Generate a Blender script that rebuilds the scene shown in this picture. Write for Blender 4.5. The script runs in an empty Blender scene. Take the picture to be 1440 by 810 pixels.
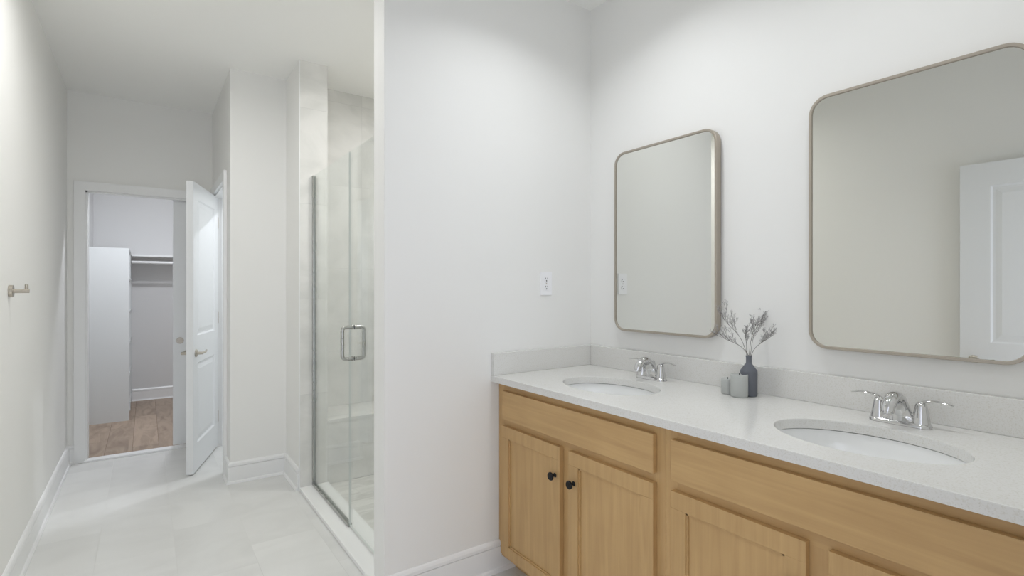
import bpy, bmesh, math, random
from mathutils import Vector, Matrix
random.seed(7)
PI = math.pi
R = math.radians
sc = bpy.context.scene
COL = sc.collection

# ---------------------------------------------------------------- camera, world, lights, exposure
cam_d = bpy.data.cameras.new('camera')
cam_d.sensor_width = 36.0
cam_d.lens = 18.2
cam_d.clip_start = 0.02
cam = bpy.data.objects.new('camera', cam_d)
cam.location = (0, 0, 1.29)
cam.rotation_euler = (R(90), 0, R(-35.28))
COL.objects.link(cam)
sc.camera = cam

sc.view_settings.view_transform = 'Standard'
sc.view_settings.look = 'None'
sc.view_settings.gamma = 1.0
sc.view_settings.use_curve_mapping = False
sc.view_settings.exposure = 0.15
try:
    sc.cycles.max_bounces = 14
    sc.cycles.diffuse_bounces = 8
    sc.cycles.glossy_bounces = 6
    sc.cycles.transmission_bounces = 8
    sc.cycles.transparent_max_bounces = 12
    sc.cycles.sample_clamp_indirect = 6.0
    sc.cycles.use_denoising = True
except Exception:
    pass

world = bpy.data.worlds.new('world')
sc.world = world
world.use_nodes = True
bg = world.node_tree.nodes['Background']
bg.inputs[0].default_value = (0.84, 0.88, 1.0, 1)
bg.inputs[1].default_value = 1.85

CEIL = 2.74
# name, x, y, watts, colour, spread
DOWNLIGHTS = [
    ('vanity near corner', 1.30, 1.36, 4.2, (0.95, 0.975, 1.0), 134),
    ('vanity', 1.32, 0.50, 2.1, (0.95, 0.975, 1.0), 134),
    ('hall', 0.12, 2.68, 8.6, (1.0, 0.995, 0.98), 170),
    ('shower', 1.62, 2.80, 10.5, (1.0, 0.99, 0.97), 170),  # unseen lamp, added so the shower interior behind the glass isn't dim
    ('water closet', 1.15, 4.50, 9.5, (0.90, 0.94, 1.0), 170),
    ('closet', 0.25, 5.60, 19.0, (0.90, 0.93, 1.0), 170),
]

# ---------------------------------------------------------------- material helpers
def new_mat(name):
    m = bpy.data.materials.new(name)
    m.use_nodes = True
    nt = m.node_tree
    b = nt.nodes['Principled BSDF']
    return m, nt, b

def srgb(r, g, b):
    def f(c):
        c /= 255.0
        return c / 12.92 if c <= 0.04045 else ((c + 0.055) / 1.055) ** 2.4
    return (f(r), f(g), f(b), 1)

def N(nt, t, **kw):
    n = nt.nodes.new(t)
    for k, v in kw.items():
        setattr(n, k, v)
    return n

def L(nt, a, b):
    nt.links.new(a, b)

def math_n(nt, op, a, b=None):
    n = N(nt, 'ShaderNodeMath', operation=op)
    for i, v in enumerate((a, b)):
        if v is None:
            continue
        if isinstance(v, (int, float)):
            n.inputs[i].default_value = v
        else:
            L(nt, v, n.inputs[i])
    return n.outputs[0]

def plain(name, col, rough=0.5, metal=0.0, bump=0.0, bscale=200, spec=0.5, coat=0.0, var=0.0):
    m, nt, b = new_mat(name)
    b.inputs['Base Color'].default_value = col
    b.inputs['Roughness'].default_value = rough
    b.inputs['Metallic'].default_value = metal
    b.inputs['Specular IOR Level'].default_value = spec
    b.inputs['Coat Weight'].default_value = coat
    tc = N(nt, 'ShaderNodeTexCoord')
    if bump > 0:
        no = N(nt, 'ShaderNodeTexNoise')
        no.inputs['Scale'].default_value = bscale
        L(nt, tc.outputs['Object'], no.inputs['Vector'])
        bp = N(nt, 'ShaderNodeBump')
        bp.inputs['Strength'].default_value = bump
        bp.inputs['Distance'].default_value = 0.001
        L(nt, no.outputs['Fac'], bp.inputs['Height'])
        L(nt, bp.outputs['Normal'], b.inputs['Normal'])
    if var > 0:
        n2 = N(nt, 'ShaderNodeTexNoise')
        n2.inputs['Scale'].default_value = 12
        L(nt, tc.outputs['Object'], n2.inputs['Vector'])
        r = N(nt, 'ShaderNodeMapRange')
        r.inputs['To Min'].default_value = max(0.0, rough - var)
        r.inputs['To Max'].default_value = rough + var
        L(nt, n2.outputs['Fac'], r.inputs['Value'])
        L(nt, r.outputs['Result'], b.inputs['Roughness'])
    return m

M = {}
M['wall'] = plain('wall_paint', (0.835, 0.833, 0.815, 1), 0.62, bump=0.05, bscale=350)
M['ceiling'] = plain('ceiling_paint', (0.90, 0.90, 0.878, 1), 0.8, bump=0.05, bscale=350)
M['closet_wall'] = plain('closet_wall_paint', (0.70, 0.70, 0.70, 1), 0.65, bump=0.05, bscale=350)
M['trim'] = plain('white_semigloss_paint', (0.84, 0.845, 0.845, 1), 0.32, bump=0.02, bscale=120)
M['door'] = plain('white_door_paint', (0.80, 0.815, 0.83, 1), 0.35, bump=0.03, bscale=150)
M['melamine'] = plain('white_melamine', (0.66, 0.68, 0.68, 1), 0.4, bump=0.02)
M['porcelain'] = plain('porcelain', (0.88, 0.885, 0.88, 1), 0.08, coat=0.5, var=0.02)
M['chrome'] = plain('chrome', (0.66, 0.66, 0.66, 1), 0.05, 1.0, var=0.02)
M['nickel'] = plain('satin_nickel', (0.53, 0.49, 0.43, 1), 0.32, 1.0, var=0.05)
M['frame'] = plain('brushed_nickel_frame', (0.47, 0.425, 0.365, 1), 0.42, 1.0, var=0.05)
M['steel'] = plain('brushed_steel', (0.45, 0.45, 0.43, 1), 0.28, 1.0, var=0.05)
M['mirror'] = plain('mirror_glass', (0.785, 0.79, 0.755, 1), 0.0, 1.0)
M['black'] = plain('black_metal', (0.012, 0.012, 0.013, 1), 0.35, 0.6, var=0.05)
M['plastic'] = plain('white_plastic', (0.88, 0.88, 0.90, 1), 0.3, var=0.03)
M['slot'] = plain('dark_slot', (0.03, 0.03, 0.03, 1), 0.6, var=0.03)
M['candle'] = plain('grey_wax', (0.47, 0.485, 0.47, 1), 0.55, bump=0.15, bscale=60)
M['candle_top'] = plain('pale_wax', (0.56, 0.55, 0.50, 1), 0.55, bump=0.15, bscale=60)
M['vase'] = plain('slate_grey_ceramic', (0.135, 0.145, 0.17, 1), 0.6, bump=0.1, bscale=90)
M['stem'] = plain('dried_stem', (0.20, 0.19, 0.18, 1), 0.8, bump=0.2)
M['bloom'] = plain('dried_bloom', (0.46, 0.45, 0.45, 1), 0.85, bump=0.2)
M['seal'] = plain('grey_gasket', (0.30, 0.30, 0.29, 1), 0.5, var=0.05)

def glass_mat():
    m, nt, b = new_mat('thin_clear_glass')
    nt.nodes.remove(b)
    out = [n for n in nt.nodes if n.type == 'OUTPUT_MATERIAL'][0]
    tr = N(nt, 'ShaderNodeBsdfTransparent')
    tr.inputs[0].default_value = (0.982, 0.990, 0.985, 1)
    gl = N(nt, 'ShaderNodeBsdfGlossy')
    gl.inputs['Roughness'].default_value = 0.0
    gl.inputs['Color'].default_value = (0.95, 0.97, 0.96, 1)
    fr = N(nt, 'ShaderNodeFresnel')
    geo = N(nt, 'ShaderNodeNewGeometry')
    # same reflectance on leaving the slab as on entering it (the pane is not refracting)
    ior = math_n(nt, 'SUBTRACT', 1.45, math_n(nt, 'MULTIPLY', geo.outputs['Backfacing'], 1.45 - 1 / 1.45))
    L(nt, ior, fr.inputs['IOR'])
    mx = N(nt, 'ShaderNodeMixShader')
    L(nt, fr.outputs[0], mx.inputs[0])
    L(nt, tr.outputs[0], mx.inputs[1])
    L(nt, gl.outputs[0], mx.inputs[2])
    L(nt, mx.outputs[0], out.inputs['Surface'])
    return m
M['glass'] = glass_mat()
M['glass_edge'] = plain('glass_edge', (0.62, 0.66, 0.64, 1), 0.25, var=0.03)

def maple(name, axis):
    m, nt, b = new_mat(name)
    tc = N(nt, 'ShaderNodeTexCoord')
    mp = N(nt, 'ShaderNodeMapping')
    s = [14, 14, 14]
    s[axis] = 0.9
    mp.inputs['Scale'].default_value = s
    L(nt, tc.outputs['Object'], mp.inputs['Vector'])
    no = N(nt, 'ShaderNodeTexNoise')
    no.inputs['Scale'].default_value = 2.2
    no.inputs['Detail'].default_value = 6
    no.inputs['Distortion'].default_value = 0.9
    L(nt, mp.outputs[0], no.inputs['Vector'])
    mp2 = N(nt, 'ShaderNodeMapping')
    s2 = [160, 160, 160]
    s2[axis] = 3
    mp2.inputs['Scale'].default_value = s2
    L(nt, tc.outputs['Object'], mp2.inputs['Vector'])
    n2 = N(nt, 'ShaderNodeTexNoise')
    n2.inputs['Scale'].default_value = 1.0
    n2.inputs['Detail'].default_value = 3
    L(nt, mp2.outputs[0], n2.inputs['Vector'])
    n3 = N(nt, 'ShaderNodeTexNoise')
    n3.inputs['Scale'].default_value = 7
    n3.inputs['Detail'].default_value = 2
    L(nt, tc.outputs['Object'], n3.inputs['Vector'])
    a = math_n(nt, 'MULTIPLY', no.outputs['Fac'], 0.55)
    c = math_n(nt, 'MULTIPLY', n2.outputs['Fac'], 0.20)
    d = math_n(nt, 'MULTIPLY', n3.outputs['Fac'], 0.25)
    e = math_n(nt, 'ADD', math_n(nt, 'ADD', a, c), d)
    cr = N(nt, 'ShaderNodeValToRGB')
    cr.color_ramp.elements[0].position = 0.30
    cr.color_ramp.elements[0].color = (0.455, 0.28, 0.118, 1)
    cr.color_ramp.elements[1].position = 0.70
    cr.color_ramp.elements[1].color = (0.60, 0.392, 0.176, 1)
    L(nt, e, cr.inputs[0])
    L(nt, cr.outputs[0], b.inputs['Base Color'])
    b.inputs['Roughness'].default_value = 0.42
    return m
M['maple_v'] = maple('maple_vertical_grain', 2)
M['maple_h'] = maple('maple_horizontal_grain', 1)

def quartz():
    m, nt, b = new_mat('speckled_quartz')
    tc = N(nt, 'ShaderNodeTexCoord')
    no = N(nt, 'ShaderNodeTexNoise')
    no.inputs['Scale'].default_value = 260
    no.inputs['Detail'].default_value = 3
    L(nt, tc.outputs['Object'], no.inputs['Vector'])
    cr = N(nt, 'ShaderNodeValToRGB')
    cr.color_ramp.elements[0].position = 0.30
    cr.color_ramp.elements[0].color = (0.66, 0.645, 0.60, 1)
    cr.color_ramp.elements[1].position = 0.50
    cr.color_ramp.elements[1].color = (0.735, 0.73, 0.71, 1)
    L(nt, no.outputs['Fac'], cr.inputs[0])
    vo = N(nt, 'ShaderNodeTexVoronoi')
    vo.inputs['Scale'].default_value = 150
    L(nt, tc.outputs['Object'], vo.inputs['Vector'])
    lt = math_n(nt, 'LESS_THAN', vo.outputs['Distance'], 0.12)
    mx = N(nt, 'ShaderNodeMixRGB')
    mx.inputs[2].default_value = (0.44, 0.42, 0.38, 1)
    L(nt, math_n(nt, 'MULTIPLY', lt, 0.35), mx.inputs[0])
    L(nt, cr.outputs[0], mx.inputs[1])
    L(nt, mx.outputs[0], b.inputs['Base Color'])
    b.inputs['Roughness'].default_value = 0.16
    return m
M['quartz'] = quartz()

def tile_mat(name, u, v, tw, th, shift, u0, v0, base, dark, grout, rough, gw=0.0025, jitter=0.06, vein=3.0, mrot=(0.5, 0.6, 0.7), mscale=(1, 2.6, 1.4)):
    """u, v: axis indexes; tiles tw wide along u and th long along v; each column is shifted by `shift` of its length"""
    m, nt, b = new_mat(name)
    tc = N(nt, 'ShaderNodeTexCoord')
    sp = N(nt, 'ShaderNodeSeparateXYZ')
    L(nt, tc.outputs['Object'], sp.inputs[0])
    U = math_n(nt, 'DIVIDE', math_n(nt, 'SUBTRACT', sp.outputs[u], u0), tw)
    cu = math_n(nt, 'FLOOR', U)
    fu = math_n(nt, 'SUBTRACT', U, cu)
    V0 = math_n(nt, 'DIVIDE', math_n(nt, 'SUBTRACT', sp.outputs[v], v0), th)
    V = math_n(nt, 'SUBTRACT', V0, math_n(nt, 'MULTIPLY', cu, shift))
    cv = math_n(nt, 'FLOOR', V)
    fv = math_n(nt, 'SUBTRACT', V, cv)
    def edge(f, size):
        d = math_n(nt, 'MINIMUM', f, math_n(nt, 'SUBTRACT', 1.0, f))
        return math_n(nt, 'LESS_THAN', d, gw / size / 2)
    g = math_n(nt, 'MAXIMUM', edge(fu, tw), edge(fv, th))
    cb = N(nt, 'ShaderNodeCombineXYZ')
    L(nt, cu, cb.inputs[0]); L(nt, cv, cb.inputs[1])
    wn = N(nt, 'ShaderNodeTexWhiteNoise', noise_dimensions='3D')
    L(nt, cb.outputs[0], wn.inputs['Vector'])
    # marble clouding, offset per tile
    add = N(nt, 'ShaderNodeVectorMath', operation='ADD')
    sc2 = N(nt, 'ShaderNodeVectorMath', operation='SCALE')
    L(nt, wn.outputs['Color'], sc2.inputs[0]); sc2.inputs['Scale'].default_value = 9.0
    L(nt, tc.outputs['Object'], add.inputs[0]); L(nt, sc2.outputs[0], add.inputs[1])
    mp = N(nt, 'ShaderNodeMapping')
    mp.inputs['Rotation'].default_value = mrot
    mp.inputs['Scale'].default_value = mscale
    L(nt, add.outputs[0], mp.inputs['Vector'])
    no = N(nt, 'ShaderNodeTexNoise')
    no.inputs['Scale'].default_value = vein
    no.inputs['Detail'].default_value = 7
    no.inputs['Distortion'].default_value = 1.2
    L(nt, mp.outputs[0], no.inputs['Vector'])
    cr = N(nt, 'ShaderNodeValToRGB')
    cr.color_ramp.elements[0].position = 0.32
    cr.color_ramp.elements[0].color = dark
    cr.color_ramp.elements[1].position = 0.60
    cr.color_ramp.elements[1].color = base
    L(nt, no.outputs['Fac'], cr.inputs[0])
    hv = N(nt, 'ShaderNodeHueSaturation')
    val = N(nt, 'ShaderNodeMapRange')
    val.inputs['To Min'].default_value = 1 - jitter
    val.inputs['To Max'].default_value = 1 + jitter
    L(nt, wn.outputs['Value'], val.inputs['Value'])
    L(nt, val.outputs['Result'], hv.inputs['Value'])
    L(nt, cr.outputs[0], hv.inputs['Color'])
    mx = N(nt, 'ShaderNodeMixRGB')
    mx.inputs[2].default_value = grout
    L(nt, g, mx.inputs[0]); L(nt, hv.outputs[0], mx.inputs[1])
    L(nt, mx.outputs[0], b.inputs['Base Color'])
    r = math_n(nt, 'ADD', math_n(nt, 'MULTIPLY', g, 0.4), rough)
    L(nt, r, b.inputs['Roughness'])
    bp = N(nt, 'ShaderNodeBump')
    bp.inputs['Strength'].default_value = 0.3
    bp.inputs['Distance'].default_value = 0.001
    L(nt, math_n(nt, 'SUBTRACT', 1.0, g), bp.inputs['Height'])
    L(nt, bp.outputs['Normal'], b.inputs['Normal'])
    return m

M['floor'] = tile_mat('floor_tile', 0, 1, 0.3125, 0.61, 1/3, -0.194, 3.08,
                      (0.735, 0.735, 0.72, 1), (0.69, 0.69, 0.675, 1), (0.57, 0.57, 0.555, 1), 0.24, jitter=0.03, vein=2.2, mscale=(1, 1.7, 1.2))
M['shower_floor'] = tile_mat('shower_floor_tile', 1, 0, 0.10, 0.61, 0.4, 0, 0,
                      (0.70, 0.69, 0.66, 1), (0.52, 0.51, 0.48, 1), (0.56, 0.55, 0.52, 1), 0.35, gw=0.002, jitter=0.04, vein=6)
ST = dict(base=(0.74, 0.735, 0.71, 1), dark=(0.64, 0.64, 0.615, 1), grout=(0.60, 0.60, 0.58, 1), rough=0.40, gw=0.002, jitter=0.025)
M['tile_x'] = tile_mat('shower_tile_facing_y', 0, 2, 0.61, 0.61, 0.0, 1.333, 0.215, **ST)
M['tile_stub'] = tile_mat('shower_tile_stub', 0, 2, 0.61, 0.61, 0.0, 0.723, 0.0, **ST)
M['tile_y'] = tile_mat('shower_tile_facing_x', 1, 2, 0.61, 0.61, 0.0, 2.62, 0.215, **ST)
M['wood_floor'] = tile_mat('wood_look_plank', 0, 1, 0.175, 1.22, 0.37, -0.087, 0.3,
                      (0.42, 0.325, 0.25, 1), (0.27, 0.20, 0.15, 1), (0.17, 0.125, 0.09, 1), 0.45, gw=0.002, jitter=0.09, vein=2.2, mrot=(0, 0, 0), mscale=(5, 1.0, 1))

# ---------------------------------------------------------------- mesh helpers
def obj(name, bm, mat, parent=None, smooth=False, angle=None):
    me = bpy.data.meshes.new(name)
    bmesh.ops.recalc_face_normals(bm, faces=bm.faces)
    bm.to_mesh(me)
    bm.free()
    mats = mat if isinstance(mat, (list, tuple)) else [mat]
    for m in mats:
        me.materials.append(m)
    if smooth:
        for p in me.polygons:
            p.use_smooth = True
        if angle is not None:
            me.set_sharp_from_angle(angle=R(angle))
    o = bpy.data.objects.new(name, me)
    COL.objects.link(o)
    if parent:
        o.parent = parent
    return o

def tag(o, label=None, cat=None, group=None, kind=None):
    if label: o['label'] = label
    if cat: o['category'] = cat
    if group: o['group'] = group
    if kind: o['kind'] = kind
    return o

def thing(name, label, cat, loc=(0, 0, 0), rz=0, group=None, kind=None):
    o = bpy.data.objects.new(name, None)
    o.location = loc
    o.rotation_euler = (0, 0, rz)
    o.empty_display_size = 0.05
    COL.objects.link(o)
    return tag(o, label, cat, group, kind)

def box(bm, x0, x1, y0, y1, z0, z1, bev=0.0, seg=2):
    if x0 > x1: x0, x1 = x1, x0
    if y0 > y1: y0, y1 = y1, y0
    g = bmesh.ops.create_cube(bm, size=1)
    vs = g['verts']
    for v in vs:
        v.co = Vector(((x0 + x1) / 2 + v.co.x * (x1 - x0), (y0 + y1) / 2 + v.co.y * (y1 - y0), (z0 + z1) / 2 + v.co.z * (z1 - z0)))
    if bev > 0:
        es = list({e for v in vs for e in v.link_edges})
        bmesh.ops.bevel(bm, geom=es, offset=bev, segments=seg, profile=0.7, affect='EDGES')

def boxes(*bs, bev=0.0):
    bm = bmesh.new()
    for b_ in bs:
        box(bm, *b_, bev=bev)
    return bm

def loft(bm, rings, cap=True, close=True):
    vr = [[bm.verts.new(p) for p in r] for r in rings]
    n = len(vr[0])
    for a, b_ in zip(vr[:-1], vr[1:]):
        for i in range(n if close else n - 1):
            j = (i + 1) % n
            bm.faces.new((a[i], a[j], b_[j], b_[i]))
    if cap:
        bm.faces.new(vr[0][::-1])
        bm.faces.new(vr[-1])

def lathe(bm, prof, cx=0, cy=0, n=40, sx=1.0, sy=1.0, cap=True):
    rings = [[(cx + r * math.cos(2 * PI * k / n) * sx, cy + r * math.sin(2 * PI * k / n) * sy, z) for k in range(n)] for r, z in prof]
    loft(bm, rings, cap)

def tube(bm, pts, rad, n=12, cap=True, up=None):
    """sweep; rad: number, or list of numbers / (a, b) pairs per point"""
    pts = [Vector(p) for p in pts]
    rings = []
    prev = None
    for i, p in enumerate(pts):
        t = (pts[min(i + 1, len(pts) - 1)] - pts[max(i - 1, 0)]).normalized()
        if up is not None:
            s = t.cross(Vector(up)).normalized()
        else:
            if prev is None:
                ref = Vector((0, 0, 1)) if abs(t.z) < 0.9 else Vector((1, 0, 0))
                s = t.cross(ref).normalized()
            else:
                s = (prev - t * prev.dot(t)).normalized()
        prev = s
        w = t.cross(s).normalized()
        r = rad[i] if isinstance(rad, (list, tuple)) else rad
        a, b_ = r if isinstance(r, (list, tuple)) else (r, r)
        rings.append([p + s * (a * math.cos(2 * PI * k / n)) + w * (b_ * math.sin(2 * PI * k / n)) for k in range(n)])
    loft(bm, rings, cap)

def cyl(bm, p0, p1, r, n=24):
    tube(bm, [p0, p1], r, n)

def smooth_path(pts, k=6):
    pts = [Vector(p) for p in pts]
    out = []
    for i in range(len(pts) - 1):
        p0 = pts[max(i - 1, 0)]; p1 = pts[i]; p2 = pts[i + 1]; p3 = pts[min(i + 2, len(pts) - 1)]
        for j in range(k):
            t = j / k
            out.append(0.5 * ((2 * p1) + (p2 - p0) * t + (2 * p0 - 5 * p1 + 4 * p2 - p3) * t * t + (3 * p1 - p0 - 3 * p2 + p3) * t ** 3))
    out.append(pts[-1])
    return out

def lerp_list(vals, k=6):
    out = []
    for i in range(len(vals) - 1):
        for j in range(k):
            t = j / k
            out.append(tuple(a + (b_ - a) * t for a, b_ in zip(vals[i], vals[i + 1])))
    out.append(vals[-1])
    return out

def round_rect(w, h, r, n=8):
    pts = []
    for cx, cy, a0 in ((w / 2 - r, h / 2 - r, 0), (-w / 2 + r, h / 2 - r, 90), (-w / 2 + r, -h / 2 + r, 180), (w / 2 - r, -h / 2 + r, 270)):
        for k in range(n + 1):
            a = R(a0 + 90 * k / n)
            pts.append((cx + r * math.cos(a), cy + r * math.sin(a)))
    return pts

def struct(name, bm, mat, parent=None, smooth=False):
    o = obj(name, bm, mat, parent, smooth)
    if parent is None:
        o['kind'] = 'structure'
    return o

# ---------------------------------------------------------------- key dimensions
XL, XR = -0.470, 1.900          # left wall, vanity wall
YP0, YP1 = 1.974, 2.085         # partition faces
XP = 0.774                      # free end of the partition
YF = 4.965                      # far wall of the hall
YB = 3.862                      # face of the boxed-out wall
XB = 0.455                      # its hall side (water closet door side)
XS0, XS1, YS = 0.800, 0.970, 3.46   # tiled stub
YR = 0.055                      # rear wall (camera stands in its doorway)
YC = 7.30                       # back wall of the closet
T = 0.012                       # tile cladding

# ---------------------------------------------------------------- shell
struct('floor', boxes((XL - .12, XR + .12, -0.08, YF + .02, -0.06, 0.0)), M['floor'])
struct('floor_closet', boxes((XL - .12, 1.50, YF + .02, YC + .12, -0.06, 0.004)), M['wood_floor'])
struct('floor_shower', boxes((XS1, XR - T, YP1 + T, YS, 0.0, 0.004)), M['shower_floor'])
struct('ceiling', boxes((XL - .12, XR + .12, -0.08, YC + .12, CEIL, CEIL + .08)), M['ceiling'])
struct('wall_left', boxes((XL - .12, XL, -0.08, YF + .11, 0, CEIL)), M['wall'])
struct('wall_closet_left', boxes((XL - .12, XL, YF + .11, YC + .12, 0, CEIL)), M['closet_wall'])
struct('wall_right', boxes((XR, XR + .12, -0.08, YF + .11, 0, CEIL)), M['wall'])
struct('wall_partition', boxes((XP, XR, YP0, YP1, 0, CEIL)), M['wall'])
# rear wall with the doorway the camera stands in
struct('wall_rear', boxes((0.52, XR, -0.08, YR, 0, CEIL), (XL, 0.52, -0.08, YR, 2.06, CEIL)), M['wall'])
# far wall with the closet doorway
OX0, OX1, OH = -0.365, 0.345, 2.013
struct('wall_far', boxes((XL, OX0, YF, YF + .11, 0, CEIL), (OX1, XB, YF, YF + .11, 0, CEIL), (OX0, OX1, YF, YF + .11, OH + .001, CEIL),
                         (XB, XR, YF, YF + .11, 0, CEIL)), M['wall'])
# wall of the water closet, on the hall side, with its doorway
DY0, DY1, DH = 4.10, 4.84, 2.035
struct('wall_side', boxes((XB, XB + .12, YB + .12, DY0, 0, CEIL), (XB, XB + .12, DY1, YF, 0, CEIL), (XB, XB + .12, DY0, DY1, DH, CEIL)), M['wall'])
struct('wall_end', boxes((XB, XR, YB, YB + .12, 0, CEIL)), M['wall'])
struct('wall_stub', boxes((XS0, XS1 - T, YS + T, YB, 0, CEIL)), M['wall'])
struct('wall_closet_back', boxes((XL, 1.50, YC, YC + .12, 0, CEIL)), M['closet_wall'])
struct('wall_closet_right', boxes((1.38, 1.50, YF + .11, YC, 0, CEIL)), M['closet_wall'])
# shower tile
struct('wall_shower_stub', boxes((XS0, XS1, YS, YS + T, 0, CEIL), (XS1 - T, XS1, YS + T, YB, 0, CEIL)), M['tile_stub'])
struct('wall_shower_back', boxes((XS1, XR - T, YB - T, YB, 0, CEIL)), M['tile_x'])
struct('wall_shower_right', boxes((XR - T, XR, YP1 + T, YB - T, 0, CEIL)), M['tile_y'])
struct('wall_shower_front', boxes((XP + .005, XR - T, YP1, YP1 + T, 0, CEIL)), M['tile_x'])
# metal edge profile where the stub's tile meets the paint
struct('trim_1', boxes((XS0 - .004, XS0 - .0005, YS - .001, YS + T, 0.0, CEIL - .001)), M['trim'])
# shower curb
struct('trim_2', boxes((XS0 - .004, XS1 + .004, YP1 + T + .001, YS - .001, 0.0, 0.024), bev=0.003), M['porcelain'])
# threshold of the closet
struct('trim_3', boxes((OX0 - .012, OX1 + .012, YF - .035, YF + .045, 0.0, 0.014), bev=0.003), M['trim'])

# baseboards: body, cap, shoe in one profile
def baseboard(name, p0, p1, nrm, m=None, h=0.14, ext0=0.0, ext1=0.0, shoe=True):
    """profile swept from p0 to p1, standing proud of the wall along nrm; ext: mitre at each end"""
    prof = [(0, 0), (0.026 if shoe else 0.016, 0), (0.026 if shoe else 0.016, 0.004), (0.022 if shoe else 0.016, 0.014), (0.0165, 0.0175), (0.0150, 0.019), (0.0150, h - 0.030), (0.0095, h - 0.0285),
            (0.0095, h - 0.0260), (0.0155, h - 0.025), (0.0150, h - 0.012), (0.009, h - 0.003), (0.004, h), (0, h)]
    bm = bmesh.new()
    a = Vector(p0 + (0,)); b_ = Vector(p1 + (0,)); n = Vector(nrm + (0,)); d = (b_ - a).normalized()
    ra = [a + n * t + Vector((0, 0, z)) - d * (t * ext0) for t, z in prof]
    rb = [b_ + n * t + Vector((0, 0, z)) + d * (t * ext1) for t, z in prof]
    loft(bm, [ra, rb])
    return struct(name, bm, m or M['trim'])
baseboard('baseboard_left', (XL, 1.10), (XL, YF), (1, 0), ext1=-1)
baseboard('baseboard_far', (XL, YF), (OX0 - .066, YF), (0, -1), ext0=-1)
baseboard('baseboard_side', (XB, YB), (XB, DY0 - .066), (-1, 0), ext0=1)
baseboard('baseboard_end', (XB, YB), (XS0, YB), (0, -1), ext0=1, ext1=-1)
baseboard('baseboard_stub', (XS0, YS + .014), (XS0, YB), (-1, 0), ext1=-1)
baseboard('baseboard_partition', (XP, YP0), (XR - .5, YP0), (0, -1))
baseboard('baseboard_closet_back', (XL + .345, YC), (1.38, YC), (0, -1))

# door casings
def casing_far():
    bm = bmesh.new()
    w, t = 0.066, 0.018
    y1 = YF; y0 = YF - t
    box(bm, OX0 - w, OX0, y0, y1, 0, OH + w, bev=.0015)
    box(bm, OX1, OX1 + w, y0, y1, 0, OH + w, bev=.0015)
    box(bm, OX0 - .0005, OX1 + .0005, y0 + .0004, y1, OH, OH + w - .0004, bev=.0006)
    # jambs
    box(bm, OX0 - .001, OX0 + .012, YF, YF + .045, 0.012, OH)
    box(bm, OX0 - .001, OX0 + .012, YF + .085, YF + .125, 0.004, OH)
    box(bm, OX0, OX1, YF, YF + .028, OH - .012, OH + .0005)
    return struct('trim_4', bm, M['trim'])
casing_far()
def casing_side():
    bm = bmesh.new()
    w, t = 0.066, 0.020
    box(bm, XB - t, XB, DY0 - w, DY0, 0, DH + w, bev=.004)
    box(bm, XB - t, XB, DY1, DY1 + w, 0, DH + w, bev=.004)
    box(bm, XB - t, XB, DY0, DY1, DH, DH + w, bev=.004)
    box(bm, XB - .002, XB + .122, DY0, DY0 + .014, 0, DH - .014)
    box(bm, XB - .002, XB + .122, DY1 - .014, DY1, 0, DH - .014)
    box(bm, XB - .002, XB + .122, DY0, DY1, DH - .014, DH + .0005)
    box(bm, XB + .050, XB + .062, DY1 - .024, DY1 - .014, 0, DH - .014)
    return struct('trim_5', bm, M['trim'])
casing_side()

# ---------------------------------------------------------------- doors
def panel_leaf(w, h, t, panels):
    """leaf in local x (0..w), y (-t..0), z (0..h) with recessed two-step panels on both faces"""
    bm = bmesh.new()
    def face_side(y, s):
        xs = sorted({0, w} | {p[0] for p in panels} | {p[1] for p in panels})
        zs = sorted({0, h} | {p[2] for p in panels} | {p[3] for p in panels})
        vv = {}
        def V(x, yy, z):
            k = (round(x, 5), round(yy, 5), round(z, 5))
            if k not in vv:
                vv[k] = bm.verts.new((x, yy, z))
            return vv[k]
        for i in range(len(xs) - 1):
            for j in range(len(zs) - 1):
                x0, x1, z0, z1 = xs[i], xs[i + 1], zs[j], zs[j + 1]
                if any(abs(p[0] - x0) < 1e-5 and abs(p[1] - x1) < 1e-5 and abs(p[2] - z0) < 1e-5 and abs(p[3] - z1) < 1e-5 for p in panels):
                    levels = [(0, 0), (0.010, -0.009), (0.022, -0.009), (0.050, -0.002)]
                    for (a, da), (b_, db) in zip(levels[:-1], levels[1:]):
                        ca = [(x0 + a, z0 + a), (x1 - a, z0 + a), (x1 - a, z1 - a), (x0 + a, z1 - a)]
                        cb = [(x0 + b_, z0 + b_), (x1 - b_, z0 + b_), (x1 - b_, z1 - b_), (x0 + b_, z1 - b_)]
                        for k in range(4):
                            q = (k + 1) % 4
                            bm.faces.new((V(ca[k][0], y + s * da, ca[k][1]), V(ca[q][0], y + s * da, ca[q][1]),
                                          V(cb[q][0], y + s * db, cb[q][1]), V(cb[k][0], y + s * db, cb[k][1])))
                    a, da = levels[-1]
                    bm.faces.new([V(x, y + s * da, z) for x, z in ((x0 + a, z0 + a), (x1 - a, z0 + a), (x1 - a, z1 - a), (x0 + a, z1 - a))])
                else:
                    bm.faces.new([V(x0, y, z0), V(x1, y, z0), V(x1, y, z1), V(x0, y, z1)])
    face_side(0, 1)
    face_side(-t, -1)
    for q in ([(0, 0, 0), (0, -t, 0), (0, -t, h), (0, 0, h)], [(w, 0, 0), (w, -t, 0), (w, -t, h), (w, 0, h)],
              [(0, 0, 0), (w, 0, 0), (w, -t, 0), (0, -t, 0)], [(0, 0, h), (w, 0, h), (w, -t, h), (0, -t, h)]):
        bm.faces.new([bm.verts.new(p) for p in q])
    bmesh.ops.remove_doubles(bm, verts=bm.verts, dist=1e-5)
    return bm

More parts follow.
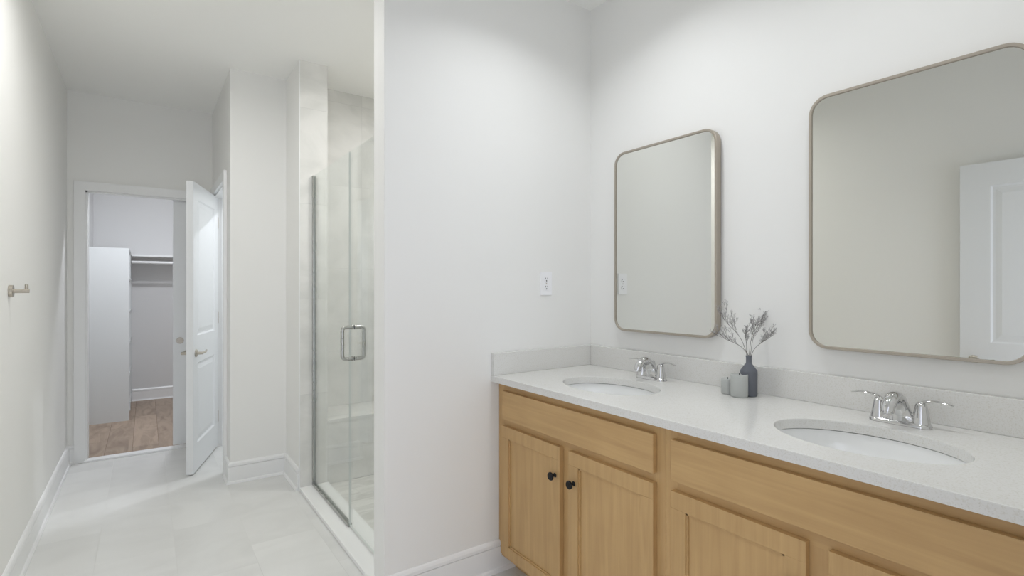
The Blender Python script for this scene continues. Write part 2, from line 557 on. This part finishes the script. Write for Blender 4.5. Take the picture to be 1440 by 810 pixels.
def lever(parent, x, y, z, s, d, L_=0.10):
    """s: side (+1 = local +y face), d: direction the lever points along local x"""
    bm = bmesh.new()
    rings = []
    for r, t in ((0.001, 0.0), (0.027, 0.0), (0.027, 0.006), (0.022, 0.010), (0.0105, 0.012), (0.0095, 0.040), (0.0095, 0.046), (0.0005, 0.047)):
        rings.append([(x + r * math.cos(2 * PI * k / 24), y + s * t, z + r * math.sin(2 * PI * k / 24)) for k in range(24)])
    loft(bm, rings)
    path = smooth_path([(x - d * .004, y + s * .040, z), (x + d * .02, y + s * .046, z + .003), (x + d * .055, y + s * .047, z + .002), (x + d * L_, y + s * .043, z + .010)], 5)
    tube(bm, path, lerp_list([(0.008, 0.008), (0.0075, 0.0095), (0.006, 0.008), (0.004, 0.006)], 5), 12, up=(0, s, 0))
    return obj('door_handle', bm, M['nickel'], parent, True, 35)

def hinges(parent, x, y, zs):
    for z in zs:
        bm = bmesh.new()
        cyl(bm, (x, y, z - .045), (x, y, z + .045), 0.0065, 12)
        obj('hinge', bm, M['nickel'], parent, True, 40)

# water closet door, ajar into the hall. local x runs from hinge to free edge
W2 = 0.69
d2 = thing('door_2', None, None, (XB - .016, DY1 - .006, 0), 0, kind='structure')
d2.rotation_euler = (0, 0, math.atan2(-0.951, -0.309))
# with x along the leaf pointing to camera, local -y faces... the hall side is y=0, the doorway side y=+t
bm = panel_leaf(W2, 2.015, 0.042, [(.105, W2 - .105, .190, .755), (.105, W2 - .105, .945, 1.905)])
bmesh.ops.translate(bm, verts=bm.verts, vec=(0.0, 0.042, 0.010))
obj('door_leaf', bm, M['door'], d2)
lever(d2, W2 - .062, 0.042, .835, 1, -1)
lever(d2, W2 - .062, 0.0, .835, -1, -1)
hinges(d2, -0.003, 0.040, (0.25, 1.05, 1.82))

# pocket door of the closet, half drawn out of the wall
d1 = thing('door_1', None, None, (0, 0, 0), 0, kind='structure')
PX = 0.180
bm = bmesh.new(); box(bm, PX, OX1 + .04, YF + .045, YF + .080, 0.016, OH - .003, bev=.0015)
obj('door_leaf', bm, M['door'], d1)
def disc(bm, x, y, z, prof, n=28, s=-1):
    loft(bm, [[(x + r * math.cos(2 * PI * k / n), y + s * t, z + r * math.sin(2 * PI * k / n)) for k in range(n)] for r, t in prof])
bm = bmesh.new()
disc(bm, PX + .048, YF + .045, 0.862, [(.001, 0), (.0265, 0), (.0265, .002), (.024, .004), (.019, .004), (.017, .001), (.008, .001), (.007, .003), (.001, .003)])
obj('round_pull', bm, M['nickel'], d1, True, 30)

# entry door leaf, folded back beside the left wall (seen in the large mirror)
d3 = thing('door_3', None, None, (-0.435, 0.155, 0), R(87), kind='structure')
W3 = 0.86
bm = panel_leaf(W3, 2.03, 0.035, [(.14, W3 - .14, .24, .76), (.14, W3 - .14, .95, 1.89)])
bmesh.ops.translate(bm, verts=bm.verts, vec=(0, 0.018, 0.012))
obj('door_leaf', bm, M['door'], d3)
lever(d3, W3 - .065, -0.017, .855, -1, -1)
hinges(d3, -0.003, 0.0, (0.25, 1.05, 1.82))

# ---------------------------------------------------------------- shower glass
GX = 0.884
GT = 2.010
YG = 2.735
def pane(name, y0, y1, z0, z1, parent):
    bm = bmesh.new()
    box(bm, GX - .005, GX + .005, y0, y1, z0, z1)
    bm.faces.ensure_lookup_table()
    for f in bm.faces:
        if abs(f.normal.y) > 0.5 or f.normal.z < -0.5:
            f.material_index = 1
    return obj(name, bm, [M['glass'], M['glass_edge']], parent)
sp_ = thing('shower_screen', 'fixed clear glass shower screen held in metal channels beside the tiled stub wall', 'shower screen', (0, 0, 0))
pane('glass', YG + .003, YS - .004, 0.030, GT, sp_)
bm = boxes((GX - .011, GX - .0055, YG + .002, YS - .001, 0.0245, 0.042), (GX + .0055, GX + .011, YG + .002, YS - .001, 0.0245, 0.042), (GX - .0055, GX + .0055, YG + .002, YS - .001, 0.0245, 0.0295))
obj('bottom_channel', bm, M['steel'], sp_)
bm = boxes((GX - .011, GX - .0055, YS - .020, YS - .001, 0.042, GT), (GX + .0055, GX + .011, YS - .020, YS - .001, 0.042, GT), (GX - .0055, GX + .0055, YS - .0035, YS - .001, 0.042, GT))
obj('wall_channel', bm, M['steel'], sp_)
sd = thing('shower_door', 'frameless clear glass shower door with a square back-to-back pull handle', 'shower door', (0, 0, 0))
pane('glass', YP1 + T + .012, YG - .003, 0.036, GT, sd)
bm = bmesh.new()
HY, H0, H1 = YG - .052, 0.922, 1.086
for s in (-1, 1):
    o_ = 0.057
    pth = []
    def arc(cx, cz, a0, a1, r=0.018):
        return [(GX + s * (cx + r * math.cos(R(a0 + (a1 - a0) * k / 6))), HY, cz + r * math.sin(R(a0 + (a1 - a0) * k / 6))) for k in range(7)]
    pth = [(GX + s * .005, HY, H1)] + arc(o_ - .018, H1 - .018, 90, 0) + arc(o_ - .018, H0 + .018, 0, -90) + [(GX + s * .005, HY, H0)]
    tube(bm, pth, 0.0095, 14)
    for z in (H0, H1):
        cyl(bm, (GX + s * .005, HY, z), (GX + s * .0085, HY, z), 0.0125, 20)
obj('pull_handle', bm, M['steel'], sd, True, 40)
for z in (0.35, 1.70):
    bm = boxes((GX - .010, GX + .010, YP1 + T + .0005, YP1 + T + .060, z - .045, z + .045), bev=.002)
    obj('hinge', bm, M['steel'], sd)
# tiled corner bench
bench = thing('shower_bench', 'tiled built-in bench at the back of the shower', 'bench', (0, 0, 0))
obj('bench_front', boxes((XS1 + .001, XR - T - .001, YS + .004, YB - T - .001, 0.0045, 0.405)), M['tile_x'], bench)
obj('bench_top', boxes((XS1 + .001, XR - T - .001, YS, YB - T - .001, 0.406, 0.425), bev=.002), M['tile_x'], bench)

# ---------------------------------------------------------------- closet
tower = thing('closet_tower', 'tall white melamine shelf tower seen end-on through the closet doorway', 'cabinet', (0, 0, 0))
TX0, TX1, TY0, TY1, TH = XL + .002, -0.130, 6.25, 7.275, 1.675
bm = boxes((TX0, TX1, TY0, TY0 + .018, .004, TH), (TX0, TX1, TY1 - .018, TY1, .004, TH), (TX0, TX1, 6.75, 6.768, .004, TH), (TX0, TX0 + .006, TY0 + .018, TY1 - .018, .004, TH), bev=.001)
obj('side_panel', bm, M['melamine'], tower)
for k, z in enumerate((0.08, 0.40, 0.72, 1.04, 1.36, TH - .019)):
    obj('shelf', boxes((TX0 + .007, TX1, TY0 + .0185, 6.7495, z, z + .018), (TX0 + .007, TX1, 6.7685, TY1 - .0185, z, z + .018)), M['melamine'], tower)
sh = obj('closet_shelf', boxes((TX1 + .002, 1.378, YC - .34, YC - .001, 1.635, 1.655), bev=.002), M['trim'])
tag(sh, 'white shelf spanning the closet back wall beside the tower', 'shelf')
rod = thing('closet_rod', 'white hanging rod just below the closet shelf', 'clothes rod', (0, 0, 0))
bm = bmesh.new(); cyl(bm, (TX1 + .003, YC - .30, 1.572), (1.378, YC - .30, 1.572), .016, 16); obj('rod', bm, M['trim'], rod, True, 40)
for xx in (0.55, 1.2):
    obj('bracket', boxes((xx, xx + .02, YC - .31, YC - .001, 1.595, 1.6345), (xx, xx + .02, YC - .020, YC - .001, 1.45, 1.595), bev=.002), M['trim'], rod)
    

# ---------------------------------------------------------------- vanity
XF = 1.323           # face frame plane
CB, CT = 0.083, 0.8645
def shaker_door(w, h, t=0.019, fr=0.052):
    """door in local y (0..w), z (0..h); front face at x=-t"""
    bm = bmesh.new()
    box(bm, -t, 0, 0, w, 0, fr, bev=.0015); box(bm, -t, 0, 0, w, h - fr, h, bev=.0015)
    box(bm, -t, 0, 0, fr, fr, h - fr, bev=.0008); box(bm, -t, 0, w - fr, w, fr, h - fr, bev=.0008)
    # inner bead
    b_ = 0.006
    box(bm, -t + .004, -.004, fr - .001, fr + b_, fr, h - fr); box(bm, -t + .004, -.004, w - fr - b_, w - fr + .001, fr, h - fr)
    box(bm, -t + .004, -.004, fr, w - fr, fr - .001, fr + b_); box(bm, -t + .004, -.004, fr, w - fr, h - fr - b_, h - fr + .001)
    box(bm, -t + .009, -.002, fr, w - fr, fr, h - fr)
    return bm

def knob_bm():
    bm = bmesh.new()
    n = 24
    prof = [(.0005, 0), (.009, 0), (.008, .003), (.0052, .006), (.0052, .014), (.010, .017), (.0155, .020), (.0160, .024), (.0140, .027), (.0128, .0262), (.0005, .0265)]
    loft(bm, [[(-t, r * math.cos(2 * PI * k / n), r * math.sin(2 * PI * k / n)) for k in range(n)] for r, t in prof])
    return bm

def vanity_unit(label, ya, yb, f0, f1, da, db):
    """ya > yb: cabinet extent; f0 > f1 false front; da, db (y1, y0) doors"""
    c = thing('vanity_cabinet', label, 'cabinet', (XF, yb, 0), group='maple base cabinets under the quartz countertop')
    w = ya - yb
    bm = bmesh.new()
    box(bm, 0.020, XR - XF - .003, 0.0, 0.016, CB, CT); box(bm, 0.020, XR - XF - .003, w - .016, w, CB, CT)
    box(bm, 0.020, XR - XF - .003, 0.016, w - .016, CB, CB + .016)
    box(bm, XR - XF - .012, XR - XF - .003, .016, w - .016, CB + .016, CT)
    obj('carcass', bm, M['maple_v'], c)
    for u0, u1 in ((0, .045), (w - .045, w)):
        obj('stile', boxes((0, .020, u0, u1, CB, CT), bev=.0008), M['maple_v'], c)
    m0 = (da[1] + db[0]) / 2 - yb
    obj('stile', boxes((0.0005, .0195, m0 - .035, m0 + .035, CB + .035, .665)), M['maple_v'], c)
    for v0, v1 in ((CT - .045, CT), (.665, .715), (CB, CB + .035)):
        obj('rail', boxes((0.0002, .0195, .0451, w - .0451, v0, v1)), M['maple_h'], c)
    bm = bmesh.new(); box(bm, .075, .090, 0.001, w - .001, .0, CB - .001); obj('toe_kick', bm, M['maple_h'], c)
    bm = bmesh.new(); box(bm, -.0195, -.0005, f1 - yb, f0 - yb, .7046, .830, bev=.003); obj('false_front', bm, M['maple_h'], c)
    for k, (y1, y0) in enumerate((da, db)):
        d = obj('door', shaker_door(y1 - y0, .5815), M['maple_v'], c)
        d.location = (-.0005, y0 - yb, .0935)
        kb = obj('knob', knob_bm(), M['black'], d, True, 35)
        kb.location = (-.0192, .028 if k == 0 else (y1 - y0) - .030, .560 - .0935)
    return c
vanity_unit('maple base cabinet in the corner by the partition wall, both black knobs in view', 1.972, 1.0405, 1.922, 1.074, (1.922, 1.524), (1.474, 1.074))
vanity_unit('maple base cabinet under the nearer sink, cut off by the bottom of the frame', 1.0395, 0.105, 1.007, 0.163, (1.007, .612), (.561, .163))

# countertop with two oval cut-outs
SINKS = [(1.545, 1.495), (1.545, 0.580)]
SA, SB = 0.160, 0.222       # half sizes of the ovals across and along the counter
ZC = 0.894
ct = thing('countertop', 'white speckled quartz countertop with backsplash running above both cabinets', 'countertop', (0, 0, 0))
def slab():
    bm = boxes((1.278, XR - .001, YR + .001, YP0 - .001, .8655, ZC), bev=.0025)
    o = obj('slab', bm, M['quartz'], ct)
    for i, (cx, cy) in enumerate(SINKS):
        b2 = bmesh.new()
        lathe(b2, [(1, .80), (1, ZC - .003), (1 + .012, ZC + .006), (1.012, .96)], cx, cy, 96, SA, SB)
        me = bpy.data.meshes.new('cut'); bmesh.ops.recalc_face_normals(b2, faces=b2.faces); b2.to_mesh(me); b2.free()
        co = bpy.data.objects.new('cut', me); COL.objects.link(co)
        md = o.modifiers.new('cut', 'BOOLEAN'); md.operation = 'DIFFERENCE'; md.object = co; md.solver = 'EXACT'
        bpy.context.view_layer.update()
        dg = bpy.context.evaluated_depsgraph_get()
        nm = bpy.data.meshes.new_from_object(o.evaluated_get(dg))
        o.modifiers.clear()
        o.data = nm
        bpy.data.objects.remove(co)
    o.data.name = 'slab'
    return o
slab()
obj('back_splash', boxes((XR - .020, XR - .001, YR + .001, YP0 - .001, ZC + .0003, ZC + .101), bev=.0015), M['quartz'], ct)
obj('side_splash', boxes((1.281, XR - .0205, YP0 - .020, YP0 - .001, ZC + .0003, ZC + .101), bev=.0015), M['quartz'], ct)

def sink(label, cx, cy):
    s = thing('sink', label, 'sink', (cx, cy, ZC - .030), group='oval undermount sinks')
    bm = bmesh.new()
    d = 0.135
    prof = [(1.13, -.012), (1.13, -.0012), (1.02, -.0012)]
    for k in range(1, 15):
        a = k / 14 * PI / 2
        prof.append((1.02 - (1 - math.cos(a)) ** 0.9 * 0.0 - 0.88 * (1 - math.cos(a) ** 0.62) * 1.0 if k < 14 else 0.13, -.0012 - d * math.sin(a) ** 1.15))
    # outer shell
    outer = [(0.13, -d - .012), (0.75, -d * .80 - .012), (0.98, -d * .5), (1.06, -.02), (1.13, -.012)]
    rings = [[(r * SA * math.cos(2 * PI * k / 72), r * SB * math.sin(2 * PI * k / 72), z) for k in range(72)] for r, z in prof + outer]
    loft(bm, rings, cap=False)
    obj('basin', bm, M['porcelain'], s, True, 50)
    bm = bmesh.new()
    lathe(bm, [(.001, -d - .011), (.023, -d - .011), (.023, -d + .001), (.020, -d + .003), (.016, -d + .003), (.015, -d + .006), (.001, -d + .007)], 0, 0, 28)
    obj('drain', bm, M['chrome'], s, True, 35)
    return s
sink('white oval undermount sink farther off, near the partition corner', *SINKS[0])
sink('white oval undermount sink in front of the nearer faucet', *SINKS[1])

def faucet(label, cy):
    f = thing('faucet', label, 'faucet', (1.797, cy, ZC), group='chrome two-handle centerset faucets')
    # base
    bm = bmesh.new()
    def stadium(hx, hy, z, n=12):
        pts = []
        for k in range(n + 1):
            a = PI * k / n; pts.append((hx * math.cos(a), hy - hx + hx * math.sin(a), z))
        for k in range(n + 1):
            a = PI + PI * k / n; pts.append((hx * math.cos(a), -(hy - hx) + hx * math.sin(a), z))
        return pts
    loft(bm, [stadium(.027, .077, .0003), stadium(.027, .077, .006), stadium(.024, .074, .011), stadium(.018, .066, .014)])
    # swooping saddles between the spout and the handles
    for s in (-1, 1):
        rings = []
        for k in range(11):
            t = k / 10
            y = s * (0.012 + 0.034 * t)
            h = 0.068 * (1 - t) ** 1.5 + 0.016 + 0.022 * max(0, t - .7) ** 1.2 / .3
            w = 0.0205 - .004 * math.sin(PI * t)
            ring = []
            for j in range(14):
                a = PI * j / 13
                ring.append((w * math.cos(a), y, .008 + (h - .008) * max(0.0, math.sin(a)) ** .8))
            rings.append(ring)
        loft(bm, rings)
    obj('base', bm, M['chrome'], f, True, 40)
    # spout
    bm = bmesh.new()
    pts = smooth_path([(.004, 0, .006), (.001, 0, .030), (-.008, 0, .058), (-.028, 0, .079), (-.056, 0, .082), (-.080, 0, .066), (-.090, 0, .046)], 6)
    rad = lerp_list([(.028, .026), (.025, .024), (.022, .020), (.0200, .0175), (.0185, .0165), (.0170, .0155), (.0150, .0140)], 6)
    tube(bm, pts, rad, 24, up=(1, 0, .3) if False else None)
    obj('spout', bm, M['chrome'], f, True, 45)
    bm = bmesh.new(); tube(bm, [(-.0895, 0, .0465), (-.0915, 0, .0405)], .0108, 20); obj('aerator', bm, M['chrome'], f, True, 40)
    for s in (-1, 1):
        bm = bmesh.new()
        lathe(bm, [(.0235, .004), (.0228, .012), (.0195, .030), (.0165, .048), (.0145, .060), (.0125, .067), (.008, .0705), (.0005, .0715)], 0, s * .051, 28, cap=True)
        h = obj('handle', bm, M['chrome'], f, True, 45)
        bm = bmesh.new()
        p = smooth_path([(0, s * .044, .062), (0, s * .058, .073), (0, s * .078, .0785), (0, s * .100, .0785), (0, s * .124, .074)], 5)
        rr = lerp_list([(.0105, .0055), (.0105, .0042), (.0095, .0030), (.0085, .0024), (.0070, .0018)], 5)
        tube(bm, p, rr, 14, up=(0, 0, 1))
        obj('lever', bm, M['chrome'], h, True, 50)
    return f
faucet('chrome two-handle faucet behind the farther sink, below the mirror reflecting the outlet', SINKS[0][1] - .005)
faucet('chrome two-handle faucet behind the nearer sink, below the mirror reflecting the white door', SINKS[1][1])

# ---------------------------------------------------------------- mirrors
def mirror(label, yc):
    w, h, zc = .555, .855, 1.5125
    m_ = thing('mirror', label, 'mirror', (XR, yc, zc - h / 2), group='rounded metal-framed mirrors over the vanity')
    n = 8
    o1 = round_rect(w, h, .060, n); i1 = round_rect(w - .020, h - .020, .050, n)
    bm = bmesh.new()
    dpt, lip = .037, .012
    def ring(pts, x): return [(x, p[0], p[1] + h / 2) for p in pts]
    loft(bm, [ring(i1, -.006), ring(o1, -.006), ring(o1, -dpt + .0015), ring(round_rect(w - .003, h - .003, .0585, n), -dpt), ring(round_rect(w - .0175, h - .0175, .0512, n), -dpt), ring(i1, -dpt + .0015), ring(i1, -.006)], cap=False)
    obj('frame', bm, M['frame'], m_, True, 40)
    bm = bmesh.new()
    g = round_rect(w - .0205, h - .0205, .0498, n)
    loft(bm, [ring(g, -.008), ring(g, -dpt + .005)])
    obj('mirror_glass', bm, M['mirror'], m_)
    bm = boxes((-.0075, -.0005, -w / 2 + .05, w / 2 - .05, h - .12, h - .08))
    obj('wall_cleat', bm, M['black'], m_)
    return m_
mirror('rounded rectangular nickel-framed mirror nearer the corner, reflecting the wall outlet', 1.495)
mirror('rounded rectangular nickel-framed mirror above the nearer sink, reflecting a white door', .588)

# ---------------------------------------------------------------- outlet, hook
ot = thing('wall_outlet', 'white duplex electrical outlet on the partition wall', 'outlet', (1.598, YP0, 1.312))
bm = boxes((-.035, .035, -.006, -.0004, -.057, .057), bev=.002); obj('cover_plate', bm, M['plastic'], ot)
for s in (-1, 1):
    bm = bmesh.new()
    pts = [(a * .0165, b_ * .0140) for a, b_ in [(math.cos(R(t)), math.sin(R(t))) for t in range(0, 360, 15)]]
    pts = [(max(-.0145, min(.0145, a)), b_ + s * .0195) for a, b_ in pts]
    loft(bm, [[(a, -.0061, b_) for a, b_ in pts], [(a, -.0078, b_) for a, b_ in pts]])
    r_ = obj('receptacle', bm, M['plastic'], ot)
    bm = bmesh.new()
    z = s * .0195
    box(bm, -.0075, -.0050, -.0083, -.0078, z + .0005, z + .0085); box(bm, .0050, .0075, -.0083, -.0078, z + .0015, z + .0085)
    cyl(bm, (0, -.0078, z - .0065), (0, -.0083, z - .0065), .0030, 12)
    obj('slots', bm, M['slot'], r_)
bm = bmesh.new(); cyl(bm, (0, -.0062, 0), (0, -.0072, 0), .003, 12); obj('screw', bm, M['nickel'], ot)

hk = thing('robe_hook', 'small satin nickel robe hook on the left wall', 'hook', (XL, 3.00, 1.277))
bm = bmesh.new()
tube(bm, [(.0005, 0, 0), (.014, 0, 0)], .0255, 36); obj('flange', bm, M['nickel'], hk, True, 40)
bm = bmesh.new(); cyl(bm, (.014, 0, 0), (.064, 0, 0), .0085, 20); cyl(bm, (.055, 0, .004), (.055, 0, .028), .0062, 16); obj('hook_arm', bm, M['nickel'], hk, True, 40)

# ---------------------------------------------------------------- vase, sprigs, candles
VX, VY = 1.812, 1.052
vs = thing('bottle_vase', 'slate grey bottle-shaped ceramic vase holding dried sprigs', 'vase', (VX, VY, ZC))
bm = bmesh.new()
lathe(bm, [(.001, .0003), (.027, .0003), (.0290, .003), (.0295, .088), (.0285, .094), (.0110, .118), (.0098, .122), (.0098, .140), (.0108, .145), (.0105, .147), (.0080, .146), (.0078, .120), (.022, .092), (.024, .010), (.001, .008)], 0, 0, 40)
obj('body', bm, M['vase'], vs, True, 40)

def candle(name, label, x, y, r, h):
    c = thing(name, label, 'candle', (x, y, ZC), group='grey pillar candles')
    bm = bmesh.new()
    lathe(bm, [(.001, .0003), (r - .0035, .0003), (r - .0008, .003), (r, .008), (r, h - .004), (r - .0010, h - .0012), (r - .003, h), (r - .006, h - .0025), (r * .5, h - .005), (.001, h - .006)], 0, 0, 40)
    o = obj('wax', bm, M['candle'], c, True, 40)
    bm = bmesh.new(); cyl(bm, (0, 0, h - .0062), (.001, 0, h + .004), .0012, 8); obj('wick', bm, M['slot'], c)
    return c
candle('pillar_candle', 'taller grey pillar candle in front of the vase', 1.766, 1.062, .0300, .082)
candle('pillar_candle', 'short grey pillar candle, left of the taller one', 1.782, 1.118, .0235, .058)

# camera-facing horizontal axis is used only to choose which way each twig leans
rt = Vector((0.8163, -0.5776, 0))
bk = Vector((0.5776, 0.8163, 0))
def twig(bm_s, bm_b, p, d, ln, rad, depth, rng):
    d = d.normalized()
    n = 4
    pts = [p.copy()]
    dd = d.copy()
    for k in range(n):
        dd = (dd + Vector((rng.uniform(-.10, .10), rng.uniform(-.10, .10), rng.uniform(-.02, .10)))).normalized()
        pts.append(pts[-1] + dd * ln / n)
    tube(bm_s, pts, [rad * (1 - .4 * k / n) for k in range(n + 1)], 5)
    if depth == 0:
        for q in range(2):
            c = pts[-1 - q] + Vector((rng.uniform(-1, 1), rng.uniform(-1, 1), rng.uniform(-.3, 1))) * .0014
            g = bmesh.ops.create_icosphere(bm_b, subdivisions=1, radius=rng.uniform(.0009, .0015))
            bmesh.ops.translate(bm_b, verts=g['verts'], vec=c)
        return
    for k in range(4):
        i = rng.randint(2, n)
        side = Vector((rng.uniform(-1, 1), rng.uniform(-1, 1), rng.uniform(-.2, .8)))
        nd = (dd * 1.1 + side * .65)
        twig(bm_s, bm_b, pts[i], nd, ln * rng.uniform(.45, .62), rad * .66, depth - 1, rng)
# across, back, tip height, twig length, start height of the branching (fraction of the stem)
SPR = [
    ('dried sprig leaning farthest left, its lowest branch reaching the mirror frame', -.088, .00, .064, .054),
    ('dried sprig leaning left with the tallest left-hand head', -.064, .03, .116, .056),
    ('dried sprig with a small head, standing between the left and right heads', -.018, -.01, .078, .034),
    ('dried upright sprig just right of the centre of the vase', .010, -.018, .100, .038),
    ('dried sprig leaning right with the highest right-hand head', .060, .035, .116, .052),
    ('dried sprig lowest on the right of the bunch', .050, -.02, .060, .044),
]
for i, (lab, ax, dp, hh, head) in enumerate(SPR):
    rng = random.Random(40 + i)
    t_ = thing('dried_sprig', lab, 'dried flower', (VX, VY, ZC + .145), group='dried sprigs in the grey vase')
    a = 2 * PI * i / len(SPR)
    base = Vector((.0035 * math.cos(a), .0035 * math.sin(a), -.035))
    neck = Vector((.0045 * math.cos(a), .0045 * math.sin(a), 0.0)) + rt * (.003 if ax > 0 else -.003)
    tip = rt * ax + bk * dp + Vector((0, 0, hh))
    bs, bb = bmesh.new(), bmesh.new()
    mid = neck.lerp(tip, .45) + Vector((0, 0, hh * .12)) - rt * ax * .10
    pp = smooth_path([base, neck, mid, tip], 6)
    tube(bs, pp, [.0013 - .0006 * k / len(pp) for k in range(len(pp))], 6)
    dirn = (tip - mid).normalized()
    for k in range(8):
        j = len(pp) - 1 - (k * 7) // 8
        side = rt * rng.uniform(-1, 1) + bk * rng.uniform(-.8, .5) + Vector((0, 0, rng.uniform(0, .8)))
        twig(bs, bb, pp[j].copy(), dirn * 1.1 + side * .75, head * rng.uniform(.55, .9), .0006, 2, rng)
    obj('stem', bs, M['stem'], t_)
    obj('blossoms', bb, M['bloom'], t_)

# ---------------------------------------------------------------- ceiling downlights (above the frame)
em, nt, b = new_mat('lamp_lens')
b.inputs['Emission Color'].default_value = (1, .98, .95, 1)
b.inputs['Emission Strength'].default_value = 4
for nm, x, y, w, c, spr in DOWNLIGHTS:
    t_ = thing('recessed_downlight', 'round recessed ceiling downlight over the %s' % nm, 'ceiling light', (x, y, CEIL))
    bm = bmesh.new()
    lathe(bm, [(.085, -.0005), (.085, -.006), (.078, -.010), (.068, -.010), (.066, -.0005)], 0, 0, 36, cap=False)
    obj('trim_ring', bm, M['trim'], t_, True, 40)
    bm = bmesh.new()
    lathe(bm, [(.0655, -.0005), (.0655, -.004), (.001, -.004)], 0, 0, 36)
    obj('lens', bm, em, t_)
    ld = bpy.data.lights.new('lamp', 'AREA')
    ld.shape = 'DISK'; ld.size = .05 if nm == 'water closet' else .16; ld.energy = w; ld.color = c; ld.spread = R(spr)
    lo = bpy.data.objects.new('lamp', ld)
    lo.location = (0, 0, -.0115)
    COL.objects.link(lo)
    lo.parent = t_
